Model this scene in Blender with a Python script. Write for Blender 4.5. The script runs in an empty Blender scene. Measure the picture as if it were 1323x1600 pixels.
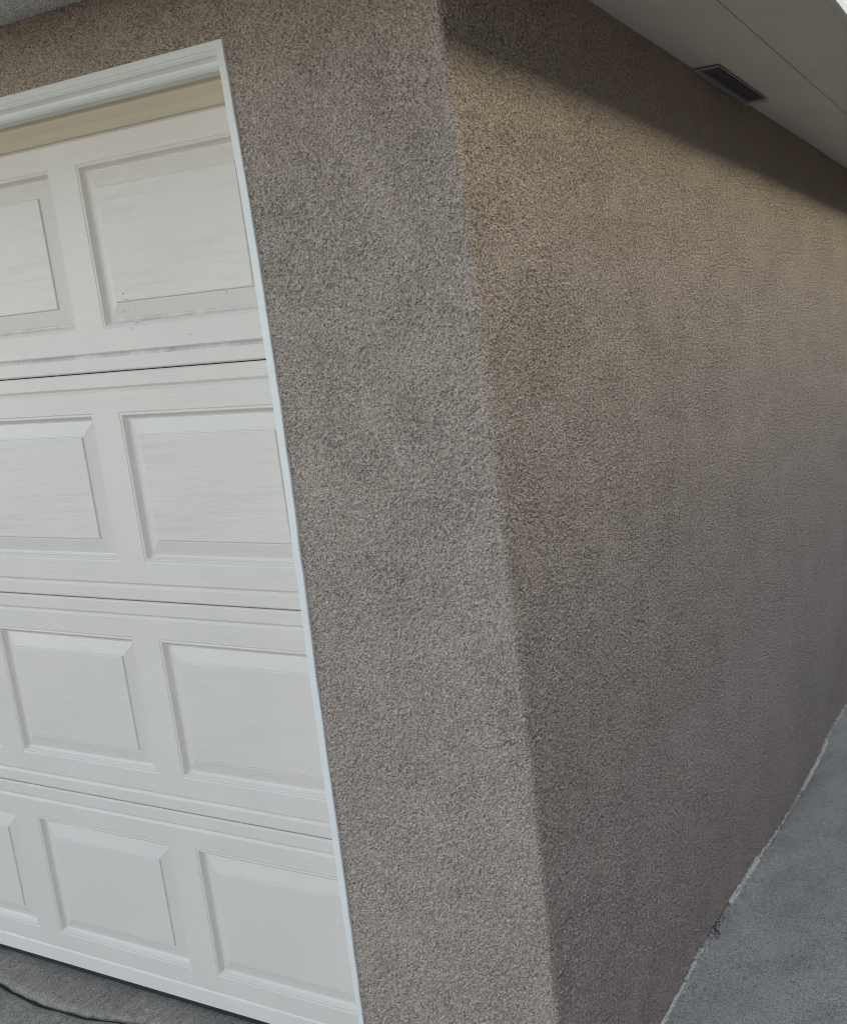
import bpy, math, random
import numpy as np
from mathutils import Vector, Matrix

# ------------------------------------------------------------------ camera
scene = bpy.context.scene
cam_data = bpy.data.cameras.new('camera')
cam = bpy.data.objects.new('camera', cam_data)
scene.collection.objects.link(cam)
R_ = Vector((0.92492592, 0.3737363, -0.06952142))
U_ = Vector((0.00192622, 0.17827022, 0.98397968))
F_ = Vector((-0.38014253, 0.91024222, -0.16416685))
cam.matrix_world = Matrix(((R_.x, U_.x, -F_.x, 0.92679), (R_.y, U_.y, -F_.y, -1.29224),
                           (R_.z, U_.z, -F_.z, 1.57054), (0, 0, 0, 1)))
cam_data.sensor_fit = 'HORIZONTAL'
cam_data.sensor_width = 36.0
cam_data.lens = 1414.217 / 1323 * 36
cam_data.shift_x = (661.5 - 1100.947) / 1323
cam_data.shift_y = -(800 - 772.1) / 1323
cam_data.clip_start = 0.02
cam_data.clip_end = 2000
scene.camera = cam

# ------------------------------------------------------------------ light
SUN_AZ = math.radians(35)          # from +x towards +y
SUN_EL = math.radians(21.0)
world = bpy.data.worlds.new('World')
scene.world = world
world.use_nodes = True
nt = world.node_tree
nt.nodes.clear()
sky = nt.nodes.new('ShaderNodeTexSky')
sky.sky_type = 'NISHITA'
sky.sun_disc = False
sky.sun_elevation = SUN_EL
sky.sun_rotation = math.radians(90) - SUN_AZ
sky.air_density = 1.0
sky.dust_density = 0.3
sky.ozone_density = 1.0
hsv = nt.nodes.new('ShaderNodeHueSaturation')
hsv.inputs['Saturation'].default_value = 0.57
bg = nt.nodes.new('ShaderNodeBackground')
bg.inputs['Strength'].default_value = 0.15
wo = nt.nodes.new('ShaderNodeOutputWorld')
nt.links.new(sky.outputs[0], hsv.inputs['Color'])
nt.links.new(hsv.outputs[0], bg.inputs['Color'])
nt.links.new(bg.outputs[0], wo.inputs['Surface'])
sun_data = bpy.data.lights.new('sun', 'SUN')
sun_data.energy = 0.82
sun_data.angle = math.radians(10)
sun_data.color = (1.0, 0.92, 0.60)
sun = bpy.data.objects.new('sun', sun_data)
scene.collection.objects.link(sun)
sd = Vector((math.cos(SUN_EL) * math.cos(SUN_AZ), math.cos(SUN_EL) * math.sin(SUN_AZ), math.sin(SUN_EL)))
sun.rotation_euler = sd.to_track_quat('Z', 'Y').to_euler()
sun.location = (6, 4, 8)
scene.view_settings.view_transform = 'Standard'
scene.view_settings.look = 'None'
scene.view_settings.gamma = 1.0
scene.cycles.filter_width = 1.0
scene.view_settings.use_curve_mapping = False
scene.view_settings.exposure = 1.37

# ------------------------------------------------------------------ helpers
COL = scene.collection
rng = np.random.default_rng(7)
random.seed(5)


def link_mesh(name, me, mats, parent=None, smooth=False):
    for m in mats if isinstance(mats, (list, tuple)) else [mats]:
        me.materials.append(m)
    if smooth:
        me.polygons.foreach_set('use_smooth', [True] * len(me.polygons))
    o = bpy.data.objects.new(name, me)
    COL.objects.link(o)
    if parent:
        o.parent = parent
    return o


class MB:
    def __init__(self):
        self.v, self.f, self.mi = [], [], []

    def quad(self, a, b, c, d, mi=0):
        n = len(self.v)
        self.v += [a, b, c, d]
        self.f.append((n, n + 1, n + 2, n + 3))
        self.mi.append(mi)

    def box(self, x0, x1, y0, y1, z0, z1, mi=0):
        n = len(self.v)
        self.v += [(x0, y0, z0), (x1, y0, z0), (x1, y1, z0), (x0, y1, z0),
                   (x0, y0, z1), (x1, y0, z1), (x1, y1, z1), (x0, y1, z1)]
        for f in ((0, 3, 2, 1), (4, 5, 6, 7), (0, 1, 5, 4), (1, 2, 6, 5), (2, 3, 7, 6), (3, 0, 4, 7)):
            self.f.append(tuple(n + i for i in f))
            self.mi.append(mi)

    def poly(self, pts, mi=0):
        n = len(self.v)
        self.v += list(pts)
        self.f.append(tuple(range(n, n + len(pts))))
        self.mi.append(mi)

    def mesh(self, name):
        me = bpy.data.meshes.new(name)
        me.from_pydata(self.v, [], self.f)
        me.polygons.foreach_set('material_index', self.mi)
        me.update()
        return me

    def build(self, name, mats, parent=None, smooth=False):
        return link_mesh(name, self.mesh(name), mats, parent, smooth)


def bevel(o, w, seg=2):
    m = o.modifiers.new('bevel', 'BEVEL')
    m.width = w
    m.segments = seg
    m.limit_method = 'ANGLE'
    m.angle_limit = math.radians(40)
    return o


def np_mesh(name, V, Q):
    """fast mesh from vertex array and quad array"""
    me = bpy.data.meshes.new(name)
    me.vertices.add(len(V))
    me.vertices.foreach_set('co', np.ascontiguousarray(V, dtype=np.float32).ravel())
    me.loops.add(len(Q) * 4)
    me.polygons.add(len(Q))
    me.loops.foreach_set('vertex_index', np.ascontiguousarray(Q, dtype=np.int32).ravel())
    me.polygons.foreach_set('loop_start', np.arange(len(Q), dtype=np.int32) * 4)
    me.polygons.foreach_set('use_smooth', np.ones(len(Q), dtype=bool))
    me.update(calc_edges=True)
    return me


def thing(name, label, cat, loc=(0, 0, 0), group=None):
    o = bpy.data.objects.new(name, None)
    o.empty_display_size = 0.1
    COL.objects.link(o)
    o.location = loc
    o['label'] = label
    o['category'] = cat
    if group:
        o['group'] = group
    return o


def tag(o, label=None, cat=None, kind=None, group=None):
    if label: o['label'] = label
    if cat: o['category'] = cat
    if kind: o['kind'] = kind
    if group: o['group'] = group
    return o


# ---- noise for real relief (band limited, numpy FFT)
def band_noise(n, m, lo, hi, seed):
    """noise array n x m with wavelengths lo..hi measured in samples"""
    r = np.random.default_rng(seed)
    a = r.standard_normal((n, m)).astype(np.float32)
    fy = np.fft.fftfreq(n)[:, None]
    fx = np.fft.rfftfreq(m)[None, :]
    f = np.sqrt(fx * fx + fy * fy) + 1e-9
    w = 1.0 / f
    g = np.exp(-(np.clip(lo - w, 0, None) / (0.25 * lo)) ** 2) * np.exp(-(np.clip(w - hi, 0, None) / (0.25 * hi)) ** 2)
    b = np.fft.irfft2(np.fft.rfft2(a) * g, s=(n, m))
    return b / b.std()


# ------------------------------------------------------------------ materials
def new_mat(name):
    m = bpy.data.materials.new(name)
    m.use_nodes = True
    t = m.node_tree
    b = t.nodes['Principled BSDF']
    b.inputs['Specular IOR Level'].default_value = 0.3
    return m, t, b


def N(t, typ, **kw):
    n = t.nodes.new(typ)
    for k, v in kw.items():
        setattr(n, k, v)
    return n


def coords(t, scale=(1, 1, 1), rot=(0, 0, 0)):
    tc = N(t, 'ShaderNodeTexCoord')
    mp = N(t, 'ShaderNodeMapping')
    mp.inputs['Scale'].default_value = scale
    mp.inputs['Rotation'].default_value = rot
    t.links.new(tc.outputs['Object'], mp.inputs['Vector'])
    return mp.outputs[0]


def noise(t, vec, scale, detail=4, rough=0.55, dist=0.0):
    n = N(t, 'ShaderNodeTexNoise')
    n.inputs['Scale'].default_value = scale
    n.inputs['Detail'].default_value = detail
    n.inputs['Roughness'].default_value = rough
    n.inputs['Distortion'].default_value = dist
    t.links.new(vec, n.inputs['Vector'])
    return n.outputs['Fac']


def ramp(t, fac, stops):
    r = N(t, 'ShaderNodeValToRGB')
    cr = r.color_ramp
    while len(cr.elements) < len(stops):
        cr.elements.new(0.5)
    for e, (p, c) in zip(cr.elements, stops):
        e.position = p
        e.color = (c, c, c, 1) if isinstance(c, (int, float)) else (*c, 1)
    t.links.new(fac, r.inputs['Fac'])
    return r.outputs['Color']


def mix(t, a, b, fac=1.0, typ='MULTIPLY'):
    m = N(t, 'ShaderNodeMix', data_type='RGBA', blend_type=typ)
    for sock, v in ((m.inputs['A'], a), (m.inputs['B'], b)):
        if isinstance(v, tuple):
            sock.default_value = (*v, 1)
        else:
            t.links.new(v, sock)
    if isinstance(fac, (int, float)):
        m.inputs['Factor'].default_value = fac
    else:
        t.links.new(fac, m.inputs['Factor'])
    return m.outputs['Result']


def bump(t, b, h, dist, strength=1.0, prev=None):
    n = N(t, 'ShaderNodeBump')
    n.inputs['Distance'].default_value = dist
    n.inputs['Strength'].default_value = strength
    t.links.new(h, n.inputs['Height'])
    if prev is not None:
        t.links.new(prev, n.inputs['Normal'])
    t.links.new(n.outputs[0], b.inputs['Normal'])
    return n.outputs[0]


def mat_stucco(name, col):
    m, t, b = new_mat(name)
    v = coords(t)
    fine = noise(t, v, 330, 3, 0.6)
    mid = noise(t, v, 210, 2, 0.5)
    big = noise(t, v, 3.2, 5, 0.6)
    vs = coords(t, (5, 5, 0.9))
    streak = noise(t, vs, 1.6, 6, 0.62)
    c = mix(t, col, ramp(t, fine, [(0.34, 0.40), (0.48, 1.0), (0.68, 1.35)]))
    c = mix(t, c, ramp(t, mid, [(0.32, 0.72), (0.50, 1.03)]))
    c = mix(t, c, ramp(t, big, [(0.3, 0.94), (0.7, 1.05)]))
    c = mix(t, c, ramp(t, streak, [(0.32, 0.95), (0.5, 1.0), (0.7, 1.02)]))
    t.links.new(c, b.inputs['Base Color'])
    b.inputs['Roughness'].default_value = 0.92
    b.inputs['Specular IOR Level'].default_value = 0.12
    vor = N(t, 'ShaderNodeTexVoronoi', feature='SMOOTH_F1')
    vor.inputs['Scale'].default_value = 250
    vor.inputs['Smoothness'].default_value = 0.35
    t.links.new(v, vor.inputs['Vector'])
    inv = N(t, 'ShaderNodeMath', operation='SUBTRACT')
    inv.inputs[0].default_value = 1.0
    t.links.new(vor.outputs['Distance'], inv.inputs[1])
    p = bump(t, b, inv.outputs[0], 0.0042, 1.0)
    bump(t, b, fine, 0.0030, 1.0, p)
    return m


def mat_paint(name, col, grime=0.0, grain=True, rough=0.42, streaks=0.012):
    m, t, b = new_mat(name)
    v = coords(t, (5.0, 5.0, 95.0))
    g = noise(t, v, 2.2, 5, 0.6, 1.3)
    vd = coords(t, (2.2, 2.2, 30.0))
    d = noise(t, vd, 2.0, 6, 0.7, 0.6)
    vv = coords(t)
    big = noise(t, vv, 2.5, 3)
    c = mix(t, col, ramp(t, d, [(0.34, 1.0 - 2.0 * streaks), (0.5, 1.0), (1.0, 1.0)]))
    c = mix(t, c, ramp(t, big, [(0.3, 0.96), (0.7, 1.02)]))
    if grime:
        gg = noise(t, coords(t, (1, 1, 0.2)), 11, 6, 0.75)
        c = mix(t, c, (0.20, 0.19, 0.17), mix(t, ramp(t, gg, [(0.40, 0.0), (0.66, 1.0)]), (grime,) * 3), 'MIX')
    t.links.new(c, b.inputs['Base Color'])
    b.inputs['Roughness'].default_value = rough
    if grain:
        f = noise(t, vv, 900, 2)
        p = bump(t, b, g, 0.0007, 0.8)
        bump(t, b, f, 0.0002, 0.5, p)
    else:
        bump(t, b, noise(t, vv, 160, 4), 0.0006, 0.6)
    return m


def mat_concrete(name, col, brush=None, spots=0.0):
    m, t, b = new_mat(name)
    v = coords(t)
    c = mix(t, col, ramp(t, noise(t, v, 7, 7, 0.65), [(0.3, 0.78), (0.5, 1.0), (0.7, 1.15)]))
    c = mix(t, c, ramp(t, noise(t, v, 240, 4, 0.75), [(0.36, 0.45), (0.5, 1.0), (0.66, 1.5)]))
    c = mix(t, c, ramp(t, noise(t, v, 75, 5, 0.75), [(0.32, 0.5), (0.43, 1.0), (0.60, 1.0), (0.72, 1.25)]))
    if brush:
        vb = coords(t, brush[0], brush[1])
        c = mix(t, c, ramp(t, noise(t, vb, 6, 4, 0.7), [(0.3, 0.80), (0.5, 1.0), (0.72, 1.22)]))
        # dried pale paint smears dragged along the broom lines
        vs = coords(t, (34, 7, 1), brush[1])
        c = mix(t, c, (0.55, 0.54, 0.50), ramp(t, noise(t, vs, 1.0, 3, 0.6), [(0.69, 0.0), (0.76, 0.75)]), 'MIX')
    vo = N(t, 'ShaderNodeTexVoronoi')
    vo.inputs['Scale'].default_value = 34
    t.links.new(v, vo.inputs['Vector'])
    # sparse pale stone chips set in the surface
    wn = N(t, 'ShaderNodeSeparateColor')
    t.links.new(vo.outputs['Color'], wn.inputs[0])
    lt = N(t, 'ShaderNodeMath', operation='GREATER_THAN')
    lt.inputs[1].default_value = 0.90
    t.links.new(wn.outputs[0], lt.inputs[0])
    ds = N(t, 'ShaderNodeMath', operation='LESS_THAN')
    ds.inputs[1].default_value = 0.16
    t.links.new(vo.outputs['Distance'], ds.inputs[0])
    mu = N(t, 'ShaderNodeMath', operation='MULTIPLY')
    t.links.new(lt.outputs[0], mu.inputs[0])
    t.links.new(ds.outputs[0], mu.inputs[1])
    c = mix(t, c, (0.5, 0.5, 0.5), mu.outputs[0], 'MIX')
    t.links.new(c, b.inputs['Base Color'])
    b.inputs['Roughness'].default_value = 0.9
    bump(t, b, noise(t, v, 300, 4, 0.7), 0.0016, 0.8)
    return m


def mat_plain(name, col, rough=0.6, metal=0.0, nscale=80, amt=0.15):
    m, t, b = new_mat(name)
    v = coords(t)
    c = mix(t, col, ramp(t, noise(t, v, nscale, 4), [(0.3, 1 - amt), (0.7, 1 + amt)]))
    t.links.new(c, b.inputs['Base Color'])
    b.inputs['Roughness'].default_value = rough
    b.inputs['Metallic'].default_value = metal
    return m


M_STUCCO = mat_stucco('taupe_stucco', (0.575, 0.472, 0.396))
M_DOOR = mat_paint('door_paint', (0.75, 0.685, 0.62))
M_FIELD = mat_paint('door_paint_weathered', (0.75, 0.685, 0.62), streaks=0.036)
M_GRIME = mat_paint('door_paint_grimy', (0.75, 0.70, 0.65), grime=0.45)
M_TRIM = mat_paint('trim_paint', (0.82, 0.81, 0.77), grain=False, rough=0.5, streaks=0.02)
M_STOP = mat_paint('stop_vinyl_bounce_tint', (0.90, 0.80, 0.61), grain=False, rough=0.5, streaks=0.03)  # warm bounce light under the header is painted into this yellow tint
M_SOFFIT = mat_paint('soffit_paint', (0.82, 0.79, 0.73), grain=False, rough=0.7, streaks=0.02)
M_FRONTSOFFIT = mat_stucco('soffit_stucco', (0.90, 0.88, 0.84))
M_FASCIA = mat_paint('fascia_paint', (0.80, 0.80, 0.76), grain=False, rough=0.5, streaks=0.03)
M_RUBBER = mat_plain('black_rubber', (0.025, 0.025, 0.028), 0.7)
M_DARKMETAL = mat_plain('vent_dark_metal', (0.42, 0.39, 0.44), 0.55)
M_VENTFRAME = mat_plain('vent_frame_paint', (0.34, 0.33, 0.31), 0.55)
M_VENTEND = mat_plain('vent_end_paint', (0.62, 0.60, 0.48), 0.6)
M_SCREW = mat_plain('screw_zinc', (0.55, 0.55, 0.55), 0.35, 0.8)
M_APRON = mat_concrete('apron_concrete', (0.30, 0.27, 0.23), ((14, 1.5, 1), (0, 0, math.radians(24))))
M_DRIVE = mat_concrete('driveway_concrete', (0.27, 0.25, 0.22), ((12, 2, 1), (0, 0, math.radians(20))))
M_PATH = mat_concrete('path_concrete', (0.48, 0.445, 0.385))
M_MORTAR = mat_plain('mortar', (0.86, 0.83, 0.74), 0.9, 0, 150, 0.12)
M_SOIL = mat_plain('joint_dirt', (0.045, 0.046, 0.038), 0.95, 0, 200, 0.5)
M_GRIT = mat_plain('grit', (0.10, 0.10, 0.09), 0.95, 0, 300, 0.5)
M_BOUNCE_GROUND = mat_plain('sandy_bounce_ground', (0.60, 0.46, 0.27), 0.95, 0, 60, 0.25)  # unseen ground, coloured pale and warm to bounce light onto the front
M_ASPHALT = mat_plain('asphalt', (0.09, 0.09, 0.09), 0.9, 0, 200, 0.3)
M_NWALL = mat_plain('neighbour_siding', (0.12, 0.10, 0.085), 0.85, 0, 30, 0.1)
M_FENCE = mat_plain('fence_wood', (0.075, 0.055, 0.04), 0.85, 0, 30, 0.25)
M_SHINGLE = mat_plain('shingle', (0.07, 0.065, 0.06), 0.9, 0, 40, 0.3)
M_GLASS, _t, _b = new_mat('dark_glass')
_b.inputs['Base Color'].default_value = (0.03, 0.035, 0.04, 1)
_b.inputs['Roughness'].default_value = 0.05

# ------------------------------------------------------------------ shared dimensions (metres)
S = 0.5334           # door section height
DY = 0.10            # door face behind the wall face
ZS = 2.2805          # side soffit
ZSF = 2.295          # front soffit
ZH = 2.1645          # top of door trim
OVER = 0.448         # side overhang
XJ_Z = np.array([0.0, .1841, .4718, .8008, .8832, 1.2788, 1.4287, 1.7858, 2.0117, 2.0962, 2.1616, 2.4])
XJ_X = np.array([-.488, -.4877, -.4822, -.4785, -.4785, -.4695, -.4662, -.4665, -.4722, -.4755, -.4798, -.483])
XC_Z = np.array([-.2, .3061, .5758, .832, .9547, 1.1921, 1.3067, 1.5281, 1.7398, 1.9426, 2.1372, 2.4])
XC_X = np.array([.003, .0045, .006, .0072, .0062, .003, .0018, -.0004, -.0028, -.0066, -.0115, -.015])


def smooth_interp(z, zp, xp):
    z = np.asarray(z, float)
    return sum(np.interp(z + d, zp, xp) for d in np.linspace(-.10, .10, 7)) / 7


def xj(z): return smooth_interp(z, XJ_Z, XJ_X)
def xc(z): return smooth_interp(z, XC_Z, XC_X)


# ------------------------------------------------------------------ ground
def sheet(name, x0, x1, y0, y1, z, mat, **kw):
    b = MB()
    b.quad((x0, y0, z), (x1, y0, z), (x1, y1, z), (x0, y1, z))
    return tag(b.build(name, mat), kind='structure', **kw)


sheet('ground', -400, 400, -400, 400, -0.16, M_BOUNCE_GROUND)
sheet('road', -400, 400, -17, -9, -0.156, M_ASPHALT)

# driveway in front of the joint: relief grid near the door, running on to the road
def concrete_slab(name, xs, ys, zfun, mat, seed, zbot=-0.16):
    X, Y = np.meshgrid(xs, ys)
    Z = zfun(X, Y)
    n, m = X.shape
    V = np.stack([X, Y, Z], -1).reshape(-1, 3)
    idx = np.arange(n * m).reshape(n, m)
    Q = np.stack([idx[:-1, :-1], idx[:-1, 1:], idx[1:, 1:], idx[1:, :-1]], -1).reshape(-1, 4)
    # skirts
    rim = np.concatenate([idx[0, :], idx[1:, -1], idx[-1, -2::-1], idx[-2:0:-1, 0]])
    low = V[rim].copy()
    low[:, 2] = zbot
    k = len(V)
    V = np.concatenate([V, low])
    r = np.arange(len(rim))
    r2 = (r + 1) % len(rim)
    Q = np.concatenate([Q, np.stack([rim[r2], rim[r], k + r, k + r2], -1)])
    return link_mesh(name, np_mesh(name, V, Q), mat)


def joint_y(x):
    d = np.minimum(np.abs(x + 1.58), 0.32)
    return 0.34 * d * d - 0.008 + 0.0008 * np.sin(x * 41 + 1) + 0.0005 * np.sin(x * 97)


def apron_z(x, y):
    return -0.0225 + 0.0012 * np.sin(x * 7) + 0.001 * np.sin(y * 31 + x * 3)


axs = np.arange(-5.45, -0.25, 0.012)
ta = np.linspace(0, 1, 16)


def warped_slab(name, xs, yfun0, yfun1, tt, zfun, mat, zbot=-0.16):
    X = np.repeat(xs[None, :], len(tt), 0)
    Y = yfun0(xs)[None, :] * (1 - tt[:, None]) + yfun1(xs)[None, :] * tt[:, None]
    Z = zfun(X, Y)
    # rounded arris along the joint edges
    for k, d in ((0, 0.003), (-1, 0.003)):
        Z[k, :] -= d
    n, m = X.shape
    V = np.stack([X, Y, Z], -1).reshape(-1, 3)
    idx = np.arange(n * m).reshape(n, m)
    Q = np.stack([idx[:-1, :-1], idx[:-1, 1:], idx[1:, 1:], idx[1:, :-1]], -1).reshape(-1, 4)
    rim = np.concatenate([idx[0, :], idx[1:, -1], idx[-1, -2::-1], idx[-2:0:-1, 0]])
    low = V[rim].copy()
    low[:, 2] = zbot
    k = len(V)
    V = np.concatenate([V, low])
    r = np.arange(len(rim))
    r2 = (r + 1) % len(rim)
    Q = np.concatenate([Q, np.stack([rim[r2], rim[r], k + r, k + r2], -1)])
    return link_mesh(name, np_mesh(name, V, Q), mat)


tj = np.concatenate([[0, 0.006, 0.03], np.linspace(0.08, 0.97, 12), [0.994, 1.0]])
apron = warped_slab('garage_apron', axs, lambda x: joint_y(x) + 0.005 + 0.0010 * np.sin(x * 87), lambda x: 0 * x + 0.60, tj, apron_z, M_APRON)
tag(apron, kind='structure')
td = np.concatenate([[0], np.linspace(0, 1, 30)[1:] ** 2.2 * 0.9994, [1.0]])[::-1]
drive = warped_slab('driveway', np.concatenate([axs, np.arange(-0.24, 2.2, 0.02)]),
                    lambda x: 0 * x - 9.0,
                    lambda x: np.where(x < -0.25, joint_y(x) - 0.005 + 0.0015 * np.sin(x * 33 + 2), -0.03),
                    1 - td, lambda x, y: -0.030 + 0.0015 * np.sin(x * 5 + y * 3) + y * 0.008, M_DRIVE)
tag(drive, kind='structure')
b = MB()
b.quad((-5.45, -0.03, -0.0385), (-0.25, -0.03, -0.0385), (-0.25, 0.05, -0.0385), (-5.45, 0.05, -0.0385))
tag(b.build('joint_dirt', M_SOIL), kind='stuff', label='dark dirt and moss packed in the joint between apron and driveway')

# side path: real relief, the slab lifting unevenly where it meets the wall
PY = np.array([-.03, .2, .4263, .5575, .6404, .7266, .9254, 1.1136, 1.3265, 1.656, 1.8937, 2.0295, 2.3624, 3.2, 9.0])
PZ = np.array([-.030, -.032, -.034, -.022, -.012, -.010, -.017, -.024, -.040, -.049, -.034, -.008, -.008, -.027, -.027])
pys = np.concatenate([np.arange(-.026, 3.0, 0.006), np.arange(3.0, 9.3, 0.05)])
pxs = np.concatenate([np.linspace(-0.03, 0.12, 30), np.linspace(0.125, 0.6, 96)[0:], np.linspace(0.64, 2.2, 30)])
pn = band_noise(len(pys), len(pxs), 4, 30, 3) * 0.0006
pn2 = band_noise(len(pys), len(pxs), 2.0, 5, 4) * 0.0008


def path_z(X, Y):
    e = np.interp(Y, PY, PZ)
    w = np.exp(-np.clip(X - 0.005, 0, None) / 0.035)
    chip = np.clip(pn2 * 3 - 0.002, 0, None) * (-1.6) * np.exp(-X / 0.05)
    return -0.027 * (1 - w) + (e - 0.001) * w + pn + pn2 * (0.35 + 1.4 * w) + chip - 0.010 * np.clip(X, 0, None)


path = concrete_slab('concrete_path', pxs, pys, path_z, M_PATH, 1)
tag(path, kind='structure')

# ------------------------------------------------------------------ house
house = thing('house', 'taupe stucco house corner with pale eaves and a white framed garage opening', 'house')

# one relief field wraps the corner; split into front and side wall
sx = np.concatenate([np.arange(-1.5, -0.475, 0.0038), np.arange(-0.475, -0.0001, 0.0024)])
sy = [0.0]
step = 0.0024
while sy[-1] < 3.15:
    sy.append(sy[-1] + step)
    step = 0.0024 + max(0, sy[-1] - 0.5) * 0.0017
ss = np.concatenate([sx, np.array(sy)])
zs_ = np.arange(0.10, 2.2945, 0.0025)
zs_ = np.concatenate([np.arange(-0.10, 0.10, 0.0035), zs_, [2.2945]])
nz, ns = len(zs_), len(ss)
nu = int((ss[-1] - ss[0]) / 0.0024) + 2
uj = np.clip(np.round((ss - ss[0]) / 0.0024).astype(int), 0, nu - 1)
h = (band_noise(nz, nu, 2.2, 5.5, 11) * 0.62 + band_noise(nz, nu, 5, 12, 12) * 0.38)[:, uj]
h = np.tanh(h * 0.9)
h = h - 1.6 * np.clip(-h - 0.45, 0, None)
patchy = np.clip(0.90 + 0.10 * band_noise(nz, ns, 60, 260, 13), 0.45, 1.5)
wav = band_noise(nz, ns, 120, 500, 14)
amp = 0.0026
SS, ZZ = np.meshgrid(ss, zs_)
rc = 0.009
th = np.clip((SS + rc) / (2 * rc), 0, 1) * (math.pi / 2)     # 0 front .. 90deg side
front = SS <= -rc
side = SS >= rc
bx = np.where(front, SS, np.where(side, 0.0, -rc + rc * np.sin(th)))
by = np.where(front, 0.0, np.where(side, SS, rc - rc * np.cos(th)))
nx, ny = np.sin(th), -np.cos(th)
wide = np.where(SS < 0, np.clip(1 + SS / 0.30, 0, 1), np.clip(1 - SS / 0.6, 0, 1))
wide = wide * wide * (3 - 2 * wide)
xcz = xc(zs_)[:, None]
xjz = xj(zs_)[:, None] + 0.475
wj = np.clip(1 - np.abs(SS + 0.475) / 0.17, 0, 1) * (SS < 0)
bx = bx + xcz * wide + xjz * wj
# ragged stucco edge where it laps onto the trim
ragged = np.clip(band_noise(1, nz, 3, 12, 21)[0], -1, 2.2)[:, None] * 0.0016
bx = bx - ragged * np.exp(-np.abs(SS + 0.475) / 0.004) * (SS < 0)
disp = h * amp * patchy * (1 - 0.6 * np.exp(-(SS / 0.012) ** 2)) + wav * 0.0006
px_, py_, pz_ = bx + nx * disp, by + ny * disp, ZZ.copy()
rag2 = np.clip(band_noise(1, ns, 3, 12, 22)[0], -1, 2.2)[None, :] * 0.0015
j0 = int(np.argmin(np.abs(ss + 0.475)))
i0 = int(np.argmin(np.abs(zs_ - ZH)))
pz_[i0, :] = ZH - rag2[0] * (ss < -0.47)
Vall = np.stack([px_, py_, pz_], -1)
idx = np.arange(nz * ns).reshape(nz, ns)
Qall = np.stack([idx[:-1, :-1], idx[:-1, 1:], idx[1:, 1:], idx[1:, :-1]], -1)
jc = int(np.argmin(np.abs(ss)))


def sub_mesh(name, mask, extra=None):
    Q = Qall[mask].reshape(-1, 4)
    used = np.unique(Q)
    remap = np.full(nz * ns, -1, dtype=np.int64)
    remap[used] = np.arange(len(used))
    V = Vall.reshape(-1, 3)[used]
    Q = remap[Q]
    if extra:
        v, f = extra
        k = len(V)
        V = np.concatenate([V, np.array(v, float)])
        Q = np.concatenate([Q, np.array(f) + k])
    return link_mesh(name, np_mesh(name, V, Q), M_STUCCO, house)


qi, qj = np.meshgrid(np.arange(nz - 1), np.arange(ns - 1), indexing='ij')
open_ = (qi < i0) & (qj < j0)
# plain remainder of the front wall (outside the frame) and the returns of the opening
ev, ef = [], []


def eq(*p):
    k = len(ev)
    ev.extend(p)
    ef.append((k, k + 1, k + 2, k + 3))


XL = -5.33
eq((XL, 0, ZH), (-1.5, 0, ZH), (-1.5, 0, 2.2945), (XL, 0, 2.2945))
eq((-6.6, 0, -.1), (XL, 0, -.1), (XL, 0, 2.2945), (-6.6, 0, 2.2945))
zc = np.linspace(-0.1, ZH, 24)
for a, c in zip(zc[:-1], zc[1:]):
    eq((float(xj(a)), 0.002, a), (float(xj(c)), 0.002, c), (float(xj(c)) + .001, .30, c), (float(xj(a)) + .001, .30, a))
eq((XL, 0.002, -.1), (XL, .3, -.1), (XL, .3, ZH), (XL, 0.002, ZH))
eq((XL, 0.002, ZH + .0005), (-.475, 0.002, ZH + .0005), (-.475, .3, ZH + .0005), (XL, .3, ZH + .0005))
sub_mesh('front_wall', (qj < jc) & ~open_, (ev, ef))
ev, ef = [], []
yl = float(ss[-1])
eq((0, yl, -.1), (0, 9.2, -.1), (0, 9.2, 2.2945), (0, yl, 2.2945))
eq((0, 9.2, -.1), (-6.6, 9.2, -.1), (-6.6, 9.2, 2.2945), (0, 9.2, 2.2945))
eq((-6.6, 9.2, -.1), (-6.6, 0, -.1), (-6.6, 0, 2.2945), (-6.6, 9.2, 2.2945))
sub_mesh('side_wall', qj >= jc, (ev, ef))

# --- door trim: moulding profile (inset from the outer edge, depth)
PROF = [(0.0, 0.012), (0.0, -0.0035), (0.0012, -0.0045), (0.0145, -0.0045), (0.0155, -0.0030), (0.0165, -0.0028), (0.0185, -0.0032),
        (0.0230, -0.0005), (0.0250, 0.0040), (0.0290, 0.0085), (0.0330, 0.0092), (0.0370, 0.0070), (0.0400, 0.0085), (0.0435, 0.0130),
        (0.0445, 0.0310), (0.0300, 0.0330)]
# the side jamb's face is narrower; its moulding falls away behind it
PROFJ = [(0.0, 0.012), (0.0, -0.0035), (0.0012, -0.0045), (0.0178, -0.0040), (0.0192, -0.0020), (0.0205, 0.0030), (0.0210, 0.0085),
         (0.0215, 0.0300), (0.0220, 0.0600), (0.0200, 0.0800)]
b = MB()
xo = float(xj(2.16))
for (a0, y0), (a1, y1) in zip(PROF[:-1], PROF[1:]):
    b.quad((XL - .0, y0, ZH - a0), (xo - 0.001, y0, ZH - a0), (xo - 0.001, y1, ZH - a1), (XL, y1, ZH - a1))
zz = np.linspace(-0.03, ZH - .0006, 70)
wn = np.interp(zz, [0, .15, .5, 1.1, 1.6, 2.05, 2.17], [.7, .72, 1.0, 1.0, 1.05, 1.0, .95])
rg = band_noise(1, 70, 3, 12, 31)[0] * 0.0004
trim = b.build('door_trim', M_TRIM, house)
b = MB()
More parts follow.
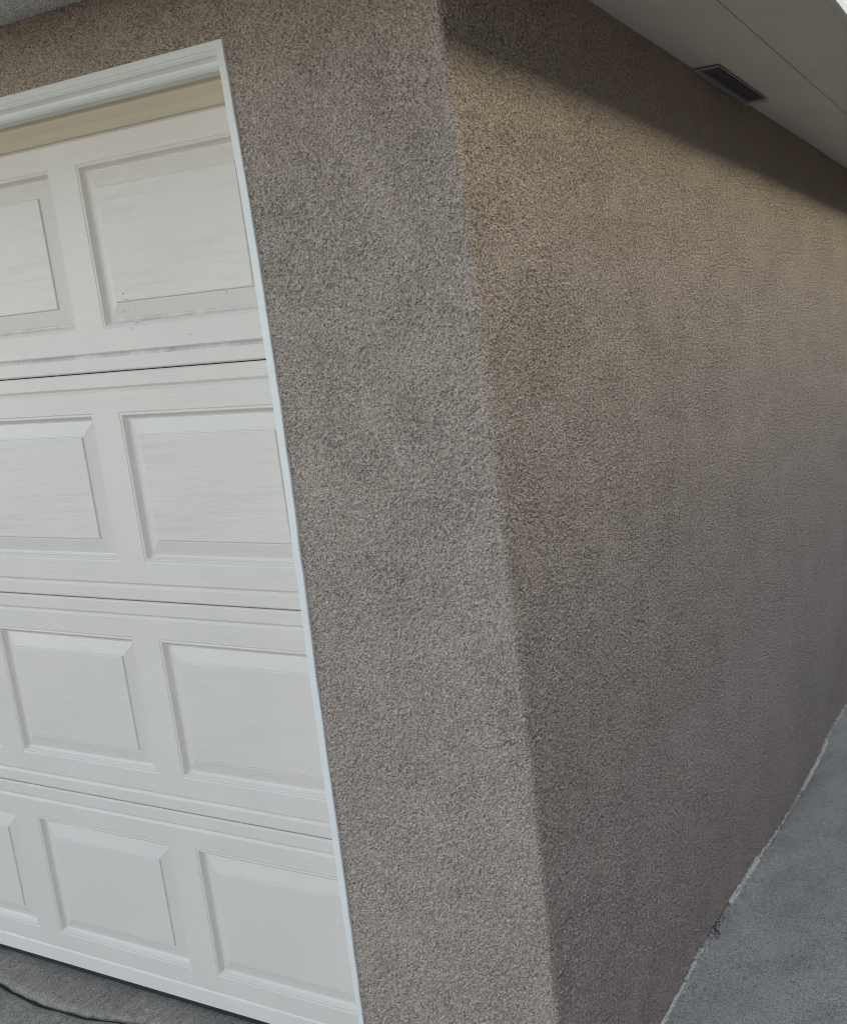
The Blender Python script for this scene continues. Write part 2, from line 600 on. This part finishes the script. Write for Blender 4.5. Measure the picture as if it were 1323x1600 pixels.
for k in range(len(zz) - 1):
    for (a0, y0), (a1, y1) in zip(PROFJ[:-1], PROFJ[1:]):
        z0, z1 = float(zz[k]), float(zz[k + 1])
        X0, X1 = float(xj(z0) + rg[k]), float(xj(z1) + rg[k + 1])
        w0, w1 = float(wn[k]), float(wn[k + 1])
        b.quad((X0 - a0 * w0, y0, z0), (X0 - a1 * w0, y1, z0), (X1 - a1 * w1, y1, z1), (X1 - a0 * w1, y0, z1))
b.build('jamb_trim', M_TRIM, house)
b = MB()
for (a0, y0), (a1, y1) in zip(PROFJ[:-1], PROFJ[1:]):
    b.quad((XL + a0, y0, -.03), (XL + a1, y1, -.03), (XL + a1, y1, ZH), (XL + a0, y0, ZH))
b.build('jamb_trim', M_TRIM, house)
# stop moulding with its flexible flap against the door
b = MB()
SP = [(0.034, 2.155), (0.040, 2.131), (0.0415, 2.1285), (0.0435, 2.1265), (0.0475, 2.1180), (0.0500, 2.1155), (0.060, 2.1118), (0.075, 2.1070),
      (0.088, 2.1010), (0.0985, 2.0965), (0.0995, 2.0985), (0.0800, 2.1300), (0.07, 2.155)]
for (y0, z0), (y1, z1) in zip(SP[:-1], SP[1:]):
    b.quad((XL, y0, z0), (-0.47, y0, z0), (-0.47, y1, z1), (XL, y1, z1))
b.build('stop_moulding', M_STOP, trim)
# side stops, behind the jamb face
b = MB()
b.box(-0.478, -0.4765, 0.05, 0.098, -0.02, 2.12)
b.build('stop_moulding', M_STOP, trim)

# --- eaves
E = 0.0
b = MB()
b.box(-0.45, 0.2262, -0.45, 9.6, ZS, ZS + .018)
inner = bevel(b.build('soffit_board', M_SOFFIT, house), .0015)
b = MB()
b.box(0.2288, 0.4290, -0.45, 9.6, ZS, ZS + .018)
bevel(b.build('soffit_board', M_SOFFIT, house), .0015)
b = MB()
b.box(0.20, 0.26, -0.44, 9.6, ZS + .0185, ZS + .03)
b.build('soffit_backing', M_SOFFIT, house)
b = MB()
b.box(-7.05, -0.452, -0.50, 0.004, ZSF, ZSF + .02)
b.build('front_soffit', M_FRONTSOFFIT, house)
b = MB()
b.box(0.4295, OVER, -0.52, 9.62, ZS - .0005, ZS + .17)
bevel(b.build('fascia_board', M_FASCIA, house), .002)
b = MB()
b.box(-7.07, 0.4290, -0.522, -0.503, ZSF - .012, ZSF + .16)
bevel(b.build('fascia_board', M_FASCIA, house), .002)
b = MB()
x0, x1, y0, y1, zb, zt = -7.12, 0.50, -0.57, 9.67, ZS + .171, ZS + 1.75
rx0, rx1, ry = -3.9, -2.7, 4.5
P = [(x0, y0, zb), (x1, y0, zb), (x1, y1, zb), (x0, y1, zb)]
A, B_ = (rx0, ry, zt), (rx1, ry, zt)
b.poly([P[0], P[1], B_, A]); b.poly([P[1], P[2], B_]); b.poly([P[2], P[3], A, B_]); b.poly([P[3], P[0], A])
b.poly([P[3], P[2], P[1], P[0]])
b.build('roof', M_SHINGLE, house)
b = MB()
b.box(-6.59, -0.02, 0.55, 9.15, -0.02, 0.0)
b.box(-6.59, -0.02, 2.6, 2.62, 0, 2.29)
b.build('garage_interior', M_NWALL, house)

# ------------------------------------------------------------------ soffit vent
vent = thing('soffit_vent', 'small dark louvred vent under the eave, tight against the stucco wall', 'vent', (0, 1.05, ZS))
VZ = -0.0008


def vbox(name, x0, x1, y0, y1, z0, z1, mat, bev=0.0008):
    bb = MB()
    bb.box(x0, x1, y0, y1, z0, z1)
    o = bb.build(name, mat, vent)
    if bev:
        bevel(o, bev, 1)
    return o


vbox('back_plate', 0.004, 0.072, 0.002, 0.398, -0.003, VZ, M_RUBBER, 0)
vbox('mounting_flange', 0.002, 0.0205, -0.002, 0.385, -0.0125, -0.0032, M_VENTFRAME)
vbox('frame_edge', 0.0690, 0.0730, 0.0, 0.385, -0.0060, -0.0032, M_DARKMETAL)
vbox('frame_edge', 0.0208, 0.0688, 0.0, 0.006, -0.0085, -0.0032, M_DARKMETAL)
vbox('end_plate', 0.002, 0.0760, 0.3855, 0.401, -0.0135, -0.0032, M_VENTEND)
sl = MB()
sl.v += [(-.0021, 0, .0000), (.0010, 0, -.0052), (.0020, 0, -.0052), (-.0011, 0, .0000),
         (-.0021, .372, .0000), (.0010, .372, -.0052), (.0020, .372, -.0052), (-.0011, .372, .0000)]
for f in ((0, 1, 2, 3), (7, 6, 5, 4), (0, 4, 5, 1), (1, 5, 6, 2), (2, 6, 7, 3), (3, 7, 4, 0)):
    sl.f.append(f); sl.mi.append(0)
slm = sl.mesh('slat')
slm.materials.append(M_DARKMETAL)
for k in range(8):
    o = bpy.data.objects.new('slat', slm)
    COL.objects.link(o)
    o.parent = vent
    o.location = (0.0255 + k * 0.0056, 0.009, -0.0034)
for y in (0.055, 0.215):
    bb = MB()
    n = 10
    ring = [(0.0115 + .0028 * math.cos(2 * math.pi * i / n), y + .0028 * math.sin(2 * math.pi * i / n)) for i in range(n)]
    bb.poly([(x, yy, -0.0142) for x, yy in ring])
    for i in range(n):
        (xa, ya), (xb, yb) = ring[i], ring[(i + 1) % n]
        bb.quad((xa, ya, -.0126), (xb, yb, -.0126), (xb, yb, -.0142), (xa, ya, -.0142))
    bb.build('screw', M_SCREW, vent)

# ------------------------------------------------------------------ garage door
door = thing('garage_door', 'closed white sectional garage door with raised rectangular panels in its stucco opening', 'garage door', (0, DY, 0))
XA, STL, WP = -1.06549, 0.08772, 0.5133
PB, PT = 0.0937, 0.0905
PITCH = STL + WP
cols = [XA - k * PITCH for k in range(8)]
XR = XA + WP + STL            # right end, behind the stop
XLD = cols[-1] - STL
ZB, ZT = PB, S - PT
PH = ZT - ZB
# profile of a raised panel: inset from its outer edge, depth behind the face
PP = [(0, 0), (0.0012, 0.0007), (0.0030, 0.0011), (0.0060, 0.0006), (0.0078, 0.0012), (0.0092, 0.0030), (0.0125, 0.0066), (0.0155, 0.0086),
      (0.0180, 0.0090), (0.0200, 0.0084), (0.0360, 0.0056), (0.0500, 0.0034), (0.0512, 0.0038), (0.0528, 0.0035), (0.0542, 0.0012), (0.0556, 0.0008)]


PP = [(a, y * 1.25) for a, y in PP]


def panel_mesh(grimy, field=True):
    bb = MB()
    ring = lambda a, y: [(a, y, a), (WP - a, y, a), (WP - a, y, PH - a), (a, y, PH - a)]
    for i, ((a0, y0), (a1, y1)) in enumerate(zip(PP[:-1], PP[1:])):
        r0, r1 = ring(a0, y0), ring(a1, y1)
        for k in range(4):
            mi = 0
            if grimy and k == 0 and 5 <= i <= 8:
                mi = 2
            bb.quad(r0[k], r0[(k + 1) % 4], r1[(k + 1) % 4], r1[k], mi)
    bb.poly(ring(*PP[-1]), 1 if field else 0)
    me = bb.mesh('raised_panel')
    for m_ in (M_DOOR, M_FIELD, M_GRIME):
        me.materials.append(m_)
    return me


pm_plain, pm_worn, pm_grimy = panel_mesh(False, False), panel_mesh(False), panel_mesh(True)


def section_mesh(kind):
    g = 0.0011
    gv = 0.0385
    lo = [(g, .040), (g, .0035), (g + .0020, .0008), (g + .0040, 0), (gv - .0062, 0), (gv - .0040, .0012), (gv - .0004, .0050), (gv + .0034, .0016), (gv + .0056, 0)]
    if kind == 'bottom':
        lo = [(.0035, .040), (.0035, -.003), (.0055, -.0052), (.0400, -.0008), (.0425, .0006), (.0450, .0020), (.0475, .0010), (.0490, 0)]
    hi = [(S - gv - .0056, 0), (S - gv - .0036, .0014), (S - gv, .0050), (S - gv + .0040, .0014), (S - gv + .0062, 0), (S - g - .0040, 0), (S - g - .0020, .0008), (S - g, .0035), (S - g, .040)]
    bb = MB()
    nlo = len(lo)

    def strip(p, q, xa, xb, mi=0):
        bb.quad((xa, p[1], p[0]), (xb, p[1], p[0]), (xb, q[1], q[0]), (xa, q[1], q[0]), mi)

    for i, (p, q) in enumerate(zip(lo[:-1], lo[1:])):
        strip(p, q, XLD, XR, 1 if kind == 'top' and 4 <= i <= 6 else 0)
    strip(lo[-1], (ZB, 0), XLD, XR)
    strip((ZT, 0), hi[0], XLD, XR)
    for p, q in zip(hi[:-1], hi[1:]):
        strip(p, q, XLD, XR)
    edges = sorted([XLD] + [c for c in cols] + [c + WP for c in cols] + [XR])
    for i in range(0, len(edges), 2):
        strip((ZB, 0), (ZT, 0), edges[i], edges[i + 1])
    # back skin and ends
    bb.quad((XR, .040, lo[0][0]), (XLD, .040, lo[0][0]), (XLD, .040, hi[-1][0]), (XR, .040, hi[-1][0]))
    for xe in (XR, XLD):
        bb.quad((xe, 0, .01), (xe, .04, .01), (xe, .04, S - .01), (xe, 0, S - .01))
    me = bb.mesh('door_section')
    me.materials.append(M_DOOR)
    me.materials.append(M_GRIME)
    return me


sm = {k: section_mesh(k) for k in ('bottom', 'plain', 'top')}
for r in range(4):
    kind = 'bottom' if r == 0 else ('top' if r == 3 else 'plain')
    so = bpy.data.objects.new('door_section', sm[kind])
    COL.objects.link(so)
    so.parent = door
    so.location = (0, 0, S * r)
    for c in cols:
        po = bpy.data.objects.new('raised_panel', pm_grimy if r == 3 else (pm_worn if r == 2 else pm_plain))
        COL.objects.link(po)
        po.parent = so
        po.location = (c, 0, ZB)
# rubber seal along the bottom
b = MB()
SEAL = [(.000, .0034), (-.002, -.002), (-.001, -.010), (.004, -.017), (.014, -.020), (.026, -.018), (.034, -.010), (.036, .0034)]
for (y0_, z0_), (y1_, z1_) in zip(SEAL[:-1], SEAL[1:]):
    b.quad((XLD, y0_, z0_), (XLD, y1_, z1_), (XR, y1_, z1_), (XR, y0_, z0_))
b.build('bottom_seal', M_RUBBER, door, True)
# fly specks on the upper panel
b = MB()
for (x, z, r) in ((-.985, 1.765, .0018), (-.978, 1.752, .0016), (-.990, 1.728, .0016), (-.972, 1.735, .0012), (-.955, 1.700, .0014), (-.975, 1.69, .0013),
                  (-.68, 1.742, .0013), (-.80, 1.665, .0012), (-.93, 1.782, .001)):
    b.poly([(x + r * math.cos(a * .785), .0005 if z > 1.74 else -.0006, z + r * .9 * math.sin(a * .785)) for a in range(8)][::-1])
o = b.build('dirt_speck', M_SOIL, door)
o['kind'] = 'stuff'

# ------------------------------------------------------------------ crumbs at the foot of the side wall
b = MB()


def crumb(bb, x, y, z, r, mi=0):
    n = len(bb.v)
    pts = [(1, 0, 0), (-1, 0, 0), (0, 1, 0), (0, -1, 0), (0, 0, 1), (0, 0, -1)]
    for p in pts:
        k = r * random.uniform(.6, 1.3)
        bb.v.append((x + p[0] * k, y + p[1] * k * 1.2, z + p[2] * k))
    for f in ((0, 2, 4), (2, 1, 4), (1, 3, 4), (3, 0, 4), (2, 0, 5), (1, 2, 5), (3, 1, 5), (0, 3, 5)):
        bb.f.append(tuple(n + i for i in f)); bb.mi.append(mi)


for (ya, yb, n, rmax, hh) in ((.40, .68, 220, .0035, .006), (.88, 1.13, 320, .0048, .010), (1.14, 1.33, 50, .004, .005), (1.33, 1.62, 60, .004, .004),
                              (1.62, 1.98, 300, .0055, .008), (2.0, 2.6, 60, .005, .006), (0.0, 0.4, 50, .003, .004)):
    for _ in range(n):
        y = random.uniform(ya, yb)
        crumb(b, random.uniform(.001, .013 if hh > .0065 else .009), y, float(np.interp(y, PY, PZ)) + random.uniform(-.002, hh), random.uniform(.0016, rmax * 1.25))
tag(b.build('mortar_crumbs', M_MORTAR), kind='stuff', label='pale broken mortar crumbs along the foot of the side wall')
b = MB()
for _ in range(45):
    y = random.gauss(.775, .028)
    crumb(b, abs(random.gauss(.006, .009)), y, float(np.interp(y, PY, PZ)) + random.uniform(-.002, .004), random.uniform(.0014, .0036))
for _ in range(120):
    y = random.uniform(.4, 2.3)
    crumb(b, abs(random.gauss(.014, .013)) + .004, y, -.0255 + (float(np.interp(y, PY, PZ)) + .027) * .6, random.uniform(.0008, .0024))
tag(b.build('dark_grit', M_GRIT), kind='stuff', label='dark grit and dirt caught where path meets side wall')

# ------------------------------------------------------------------ unseen board fence, added to cut sun and sky light on the side wall
fence = thing('added_board_fence', 'brown board fence added out of view beside the side path to block low light', 'fence', (1.74, -0.3, -0.03))
bm = MB()
bm.box(0, .019, 0, .138, .03, 1.62)
bme = bm.mesh('fence_board')
bme.materials.append(M_FENCE)
for k in range(70):
    o = bpy.data.objects.new('fence_board', bme)
    COL.objects.link(o)
    o.parent = fence
    o.location = (0, k * .142, random.uniform(-.006, .006))
for k in range(5):
    bm = MB()
    bm.box(.062, .15, 0, .09, -.13, 1.60)
    o = bm.build('post', M_FENCE, fence)
    o.location = (0, .1 + k * 2.4, 0)
for z in (.32, 1.30):
    bm = MB()
    bm.box(.022, .060, 0, 9.9, z, z + .09)
    bm.build('rail', M_FENCE, fence)

# ------------------------------------------------------------------ unseen house added next door, its ridge set to cut the low sun
nb = thing('added_neighbour_house', 'brown single storey house added out of view, its dark gabled roof blocking low sun', 'house', (4.6, 3.0, 0))
b = MB()
b.box(0, 7.2, -8, 14, -.16, 2.75)
b.build('wall', M_NWALL, nb)
b = MB()
ridge, eave = 5.55, 2.70
xr = 3.6
for s, xe in ((-1, -.5), (1, 7.7)):
    pass
b.poly([(-.5, -8.5, eave), (xr, -8.5, ridge), (xr, 14.5, ridge), (-.5, 14.5, eave)])
b.poly([(7.7, -8.5, eave), (7.7, 14.5, eave), (xr, 14.5, ridge), (xr, -8.5, ridge)])
b.poly([(-.5, -8.5, eave), (7.7, -8.5, eave), (xr, -8.5, ridge)])
b.poly([(-.5, 14.5, eave), (xr, 14.5, ridge), (7.7, 14.5, eave)])
b.poly([(-.5, -8.5, eave), (-.5, 14.5, eave), (7.7, 14.5, eave), (7.7, -8.5, eave)])
b.build('roof', M_SHINGLE, nb)
for y in (-3.0, 1.6, 6.0, 10.0):
    b = MB()
    b.box(-.04, -.002, y, y + 1.4, 1.0, 2.1)
    w = b.build('window', M_FASCIA, nb)
    b = MB()
    b.box(-.046, -.041, y + .06, y + .67, 1.06, 2.04)
    b.box(-.046, -.041, y + .73, y + 1.34, 1.06, 2.04)
    b.build('pane', M_GLASS, w)
